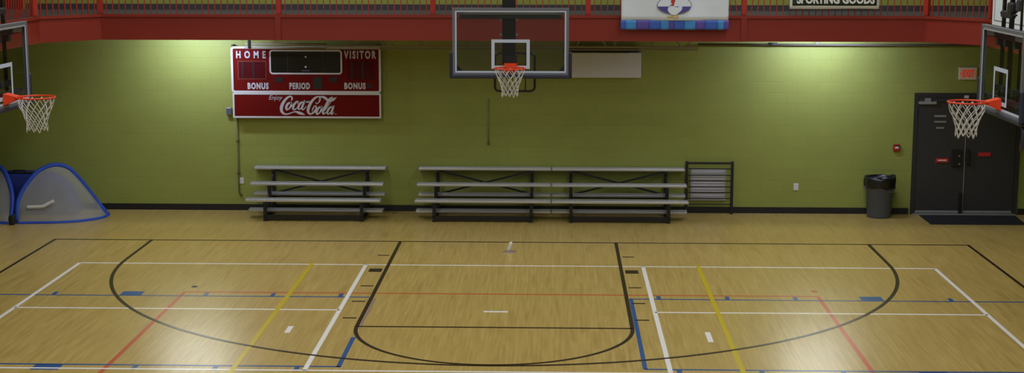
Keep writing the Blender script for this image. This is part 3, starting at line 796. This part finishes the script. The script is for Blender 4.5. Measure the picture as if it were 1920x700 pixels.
# ---------------------------------------------------------------- pop-up goals and bag
def goal(mirror, label):
    mx = (lambda p: Vector((-8.858-(p[0]+8.858), p[1], p[2]))) if mirror else (lambda p: Vector(p))
    g = thing('pop_up_goal', mx((-8.1, 1.9, 0)), label, 'goal', 'pop up goals by the wall')
    A = [at(32.5, 410, 1, 1.46), at(32.5, 386, 1, 1.54), at(38, 366, 1, 1.64), at(51, 344, 1, 1.78), at(70, 322.5, 1, 1.94), at(92, 311.5, 1, 2.08), at(110, 309.5, 1, 2.16), at(130, 316.5, 1, 2.24),
         at(150, 337, 1, 2.34), at(168, 359, 1, 2.42), at(186, 383, 1, 2.46), at(203, 403, 2, 0.012)]
    A[0].z = .02
    G = [at(32.5, 419, 2, .012), at(60, 418.5, 2, .012), at(100, 418, 2, .012), at(140, 416, 2, .012), at(170, 412.5, 2, .012), at(192, 408.5, 2, .012), at(203, 403.5, 2, .012)]
    A = [mx(p) for p in spline(A, 5)]; G = [mx(p) for p in spline(G, 8)]
    n = 49
    def res(pl):
        L = [0]
        for a, b in zip(pl, pl[1:]): L.append(L[-1]+(Vector(b)-Vector(a)).length)
        out = []
        for k in range(n):
            s = L[-1]*k/(n-1); i = max(q for q in range(len(L)) if L[q] <= s+1e-9); i = min(i, len(L)-2)
            t = (s-L[i])/(L[i+1]-L[i]); out.append(Vector(pl[i]).lerp(Vector(pl[i+1]), t))
        return out
    A, G = res(A), res(G)
    MB().tube(A, [.040]*n, 8).build('arch_band', 'goal_blue', g)
    MB().tube(G, [.030]*n, 8).build('ground_band', 'goal_blue', g)
    vs = []; fs = []; m = 14
    for k in range(n):
        for i in range(m+1):
            t = i/m; p = A[k].lerp(G[k], t); p = p+Vector((0, -.10*math.sin(PI*t)*math.sin(PI*k/(n-1)), -.05*math.sin(PI*t)*math.sin(PI*k/(n-1))))
            p.z = max(p.z, .008); vs.append(p)
    for k in range(n-1):
        for i in range(m): a = k*(m+1)+i; fs.append((a, a+1, a+m+2, a+m+1))
    MB().add(vs, fs, True).build('mesh_net', 'mesh', g)
    # pale folded hem lying inside
    hp = [at(50, 389, 1, 1.46), at(66, 388.5, 1, 1.47), at(80, 387.5, 1, 1.48), at(90, 382.5, 1, 1.50), at(101, 377, 1, 1.53)]
    if not mirror: MB().tube([mx(p) for p in spline([tuple(p) for p in hp], 4)], .034, 6, flat=(.45, 1)).build('folded_hem', 'white', g)
    return g
goal(False, 'blue edged pop up goal with grey mesh left of the lone bleacher')
goal(True, 'blue edged pop up goal cut off by the left frame edge')
MB_w = MB().box(-8.885, -8.775, 1.235, 1.35, 0, .17, .03); o = MB_w.build('goal_weight', 'black'); tag(o, 'small black weight where the two pop up goals meet', 'weight')
bgp = thing('storage_bag', (-9.0, 2.5, 0), 'dark blue fabric bag behind the two pop up goals', 'bag')
pr_ = [(-9.62, 0), (-8.02, 0), (-8.03, .12), (-8.09, .30), (-8.19, .47), (-8.32, .62), (-8.48, .71), (-8.70, .755), (-9.3, .765), (-9.55, .74), (-9.62, .60)]
vs = []; fs = []; n = len(pr_); ys = [(2.30, .93), (2.33, .99), (2.55, 1.0), (2.80, .99), (2.84, .93)]
for y, s in ys: vs += [(-8.85+(x+8.85)*s, y, z*s) for x, z in pr_]
for k in range(len(ys)-1):
    for i in range(n): fs.append((k*n+i, k*n+(i+1) % n, (k+1)*n+(i+1) % n, (k+1)*n+i))
fs += [tuple(range(n)), tuple(reversed(range((len(ys)-1)*n, len(ys)*n)))]
MB().add(vs, fs, True).build('bag_body', 'bag_blue', bgp)
MB().tube([(-9.5, 2.36, .745), (-9.2, 2.36, .772), (-8.75, 2.36, .765), (-8.5, 2.36, .718)], .022, 8).build('zip_edge', 'black', bgp)
MB().tube([(-9.2, 2.45, .76), (-9.15, 2.45, .80), (-8.95, 2.45, .80), (-8.9, 2.45, .76)], .014, 8).build('carry_strap', 'black', bgp)

# ---------------------------------------------------------------- banners
def cloth(x0, x1, z0, z1, y, amp=.012, nx=40, nz=14, corner=0.0, sag=0.0, dep=.004):
    vs = []; fs = []
    def pos(i, k, dy):
        s = i/nx; t = k/nz; x = x0+(x1-x0)*s; z = z0+(z1-z0)*t
        if corner and t < .2: x -= (corner*max(0, s-.9)/.1)*(1-t/.2)**2
        z += (1-t)*sag*math.sin(s*PI*2)
        yy = y+amp*math.sin(s*9+t*4)*(1-t*.5)+amp*.6*noise.noise(Vector((s*4, t*4, x0)))
        return (x, yy+dy, z)
    for dy in (0, dep):
        for k in range(nz+1):
            for i in range(nx+1): vs.append(pos(i, k, dy))
    w = nx+1; o = w*(nz+1)
    for k in range(nz):
        for i in range(nx):
            a = k*w+i; fs += [(a, a+1, a+w+1, a+w), (o+a+w, o+a+w+1, o+a+1, o+a)]
    for i in range(nx): fs += [(i, o+i, o+i+1, i+1), (nz*w+i, nz*w+i+1, o+nz*w+i+1, o+nz*w+i)]
    for k in range(nz): fs += [(k*w, (k+1)*w, o+(k+1)*w, o+k*w), (k*w+nx, o+k*w+nx, o+(k+1)*w+nx, (k+1)*w+nx)]
    return MB().add(vs, fs, True)
BY = 1.02
a, b = at(1163.5, 55.5, 1, BY), at(1366.5, 57, 1, BY); zs = at(1265, 38.5, 1, BY).z
bn = thing('banner', ((a.x+b.x)/2, BY, a.z), 'white cloth banner with bird emblem and blue bottom stripe on the railing', 'banner')
MBc = cloth(a.x+.01, b.x-.01, zs, 4.78, BY).build('cloth', 'cloth_white', bn)
ws = [8, 17, 21, 19, 13, 8, 17, 18, 15, 21, 10, 8]; cs_ = ['blue_b', 'blue_a', 'blue_c', 'blue_b', 'blue_a', 'blue_c', 'blue_b', 'blue_a', 'blue_c', 'blue_b', 'blue_a', 'blue_c']
tot = sum(ws); x = a.x
for k, (w, m) in enumerate(zip(ws, cs_)):
    xe = x+w/tot*(b.x-a.x)
    cloth(x, xe, a.z, zs, BY, .004, 6, 4, corner=.0 if k < 11 else .03).build('stripe_patch', m, bn); x = xe
def bp(X, Y): return at(1140+X/7.68, Y/7.68, 1, BY-.02)
def flat(pts, name, m, lay, par):
    q = [bp(X, Y) for X, Y in pts]; poly = [(p.x, p.z) for p in q]
    ar = sum(p[0]*r[1]-r[0]*p[1] for p, r in zip(poly, poly[1:]+poly[:1]))
    if ar < 0: poly.reverse()
    return MB().wallpoly(poly, BY-.028-lay*.002, BY-.010).build(name, m, par)
em = flat([(955+250*math.cos(2*PI*i/48), 75+135*math.sin(2*PI*i/48)) for i in range(48)], 'emblem', 'outline', 0, bn)
flat([(955+238*math.cos(2*PI*i/48), 75+124*math.sin(2*PI*i/48)) for i in range(48)], 'emblem_field', 'cloth_white', 1, em)
lower = [(955+238*math.cos(q), 75+124*math.sin(q)) for q in [math.asin(18/124)+(PI-2*math.asin(18/124))*i/24 for i in range(25)]]
flat(lower, 'emblem_band', 'purple', 2, em)
flat(spline([(905, 95), (870, 105), (862, 150), (890, 190), (930, 212), (975, 212), (1010, 190), (1055, 150), (1068, 105), (1050, 85), (1000, 105), (950, 95), (905, 95)], 4)[:-1], 'bird_body', 'cloth_white', 3, em)
flat([(885, 78), (925, 60), (905, 30), (915, -30), (975, -30), (965, 20), (945, 85), (910, 80)], 'bird_neck', 'bird_red', 4, em)
flat([(930, 225), (975, 215), (1020, 240), (985, 268), (945, 262)], 'bird_foot', 'bird_tan', 3, em)
flat([(850, 232), (925, 226), (935, 245), (860, 250)], 'bird_foot', 'bird_tan', 3, em)
# dark green banner
SGY = 1.08
a, b = at(1480.5, 16.5, 1, SGY), at(1648.5, 15.5, 1, SGY)
sg = thing('banner', ((a.x+b.x)/2, SGY, a.z), 'dark green banner with white border reading SPORTING GOODS on the railing', 'banner')
cloth(a.x, b.x, a.z, 4.62, SGY, .006, sag=-.004).build('cloth', 'white', sg)
cloth(a.x+.045, b.x-.045, a.z+.055, 4.57, SGY-.006, .006).build('inner_field', 'cloth_green', sg)
p, q = at(1494, 6.5, 1, SGY-.02), at(1640, 6.5, 1, SGY-.02)
text_mb('SPORTING GOODS', p.x, q.x, p.z-.005, p.z+.15, SGY-.014, .006, .04).build('lettering', 'letter', sg)
for x in (a.x+.05, b.x-.05): MB().tube([(x, SGY-.005, 4.60), (x, 1.21, 4.75)], .008, 6).build('tie', 'white', sg)
# plain white banner on the right side railing
p, q = at(1861.5, 46, 0, 7.78), at(1921, 62, 0, 7.78)
wbn = thing('banner', (7.78, (p.y-2.6)/2, p.z), 'plain white banner on the side railing behind the right hoop', 'banner')
MB().box(7.765, 7.78, -2.6, p.y, p.z, 4.7, .003).build('cloth', 'cloth_white', wbn)
MB().box(7.760, 7.765, -2.5, p.y-.12, p.z+.07, p.z+.085).box(7.760, 7.765, p.y-.14, p.y-.12, p.z+.085, 4.5).build('printed_border', 'steel', wbn)

# ---------------------------------------------------------------- lights
def area(name, loc, sx_, sy_, power, col=(1, 1, 1), rot=(0, 0, 0)):
    l = bpy.data.lights.new(name, 'AREA'); l.shape = 'RECTANGLE'; l.size = sx_; l.size_y = sy_; l.energy = power; l.color = col
    o = bpy.data.objects.new(name, l); C.objects.link(o); o.location = loc; o.rotation_euler = rot; return o
for yy in (0.2, -3.6, -7.4, -11.2, -15.0, -18.8, -22.6):
    for xx in (-4.5, 4.5):
        area('high_bay_lamp', (xx, yy, 8.7), 1.4, (1.2 if yy > 0 else 2.6), 102, (0.975, 0.99, 1.03))
for xx in (-7, -2.4, 2.4, 7):  # added fill lights without fixtures, brightening the wall and deck above the track
    area('upper_wall_fill', (xx, 1.9, 7.6), .9, .5, 18, (1.0, .99, .96))
for xx in (-5.75, 5.52):
    area('strip_lamp', (xx, 1.95, 3.40), 1.1, .14, 46, (0.80, 0.95, 1.45), (math.radians(62), 0, 0))

w = bpy.data.worlds.new('World'); bpy.context.scene.world = w; w.use_nodes = True
w.node_tree.nodes['Background'].inputs['Color'].default_value = (0.5, 0.5, 0.5, 1)
w.node_tree.nodes['Background'].inputs['Strength'].default_value = 0.05

cam = bpy.data.cameras.new('camera'); co = bpy.data.objects.new('camera', cam); C.objects.link(co)
cam.sensor_fit = 'HORIZONTAL'; cam.sensor_width = 36; cam.lens = F/1920*36; cam.clip_end = 200
mw = Matrix((RT, UP, -FW)).transposed().to_4x4(); mw.translation = CAM; co.matrix_world = mw
sc = bpy.context.scene; sc.camera = co
sc.view_settings.view_transform = 'Standard'; sc.view_settings.look = 'None'
sc.view_settings.exposure = 0; sc.view_settings.gamma = 1; sc.view_settings.use_curve_mapping = False
sc.cycles.use_denoising = True
sc.cycles.max_bounces = 8; sc.cycles.transparent_max_bounces = 16
sc.cycles.sample_clamp_indirect = 6
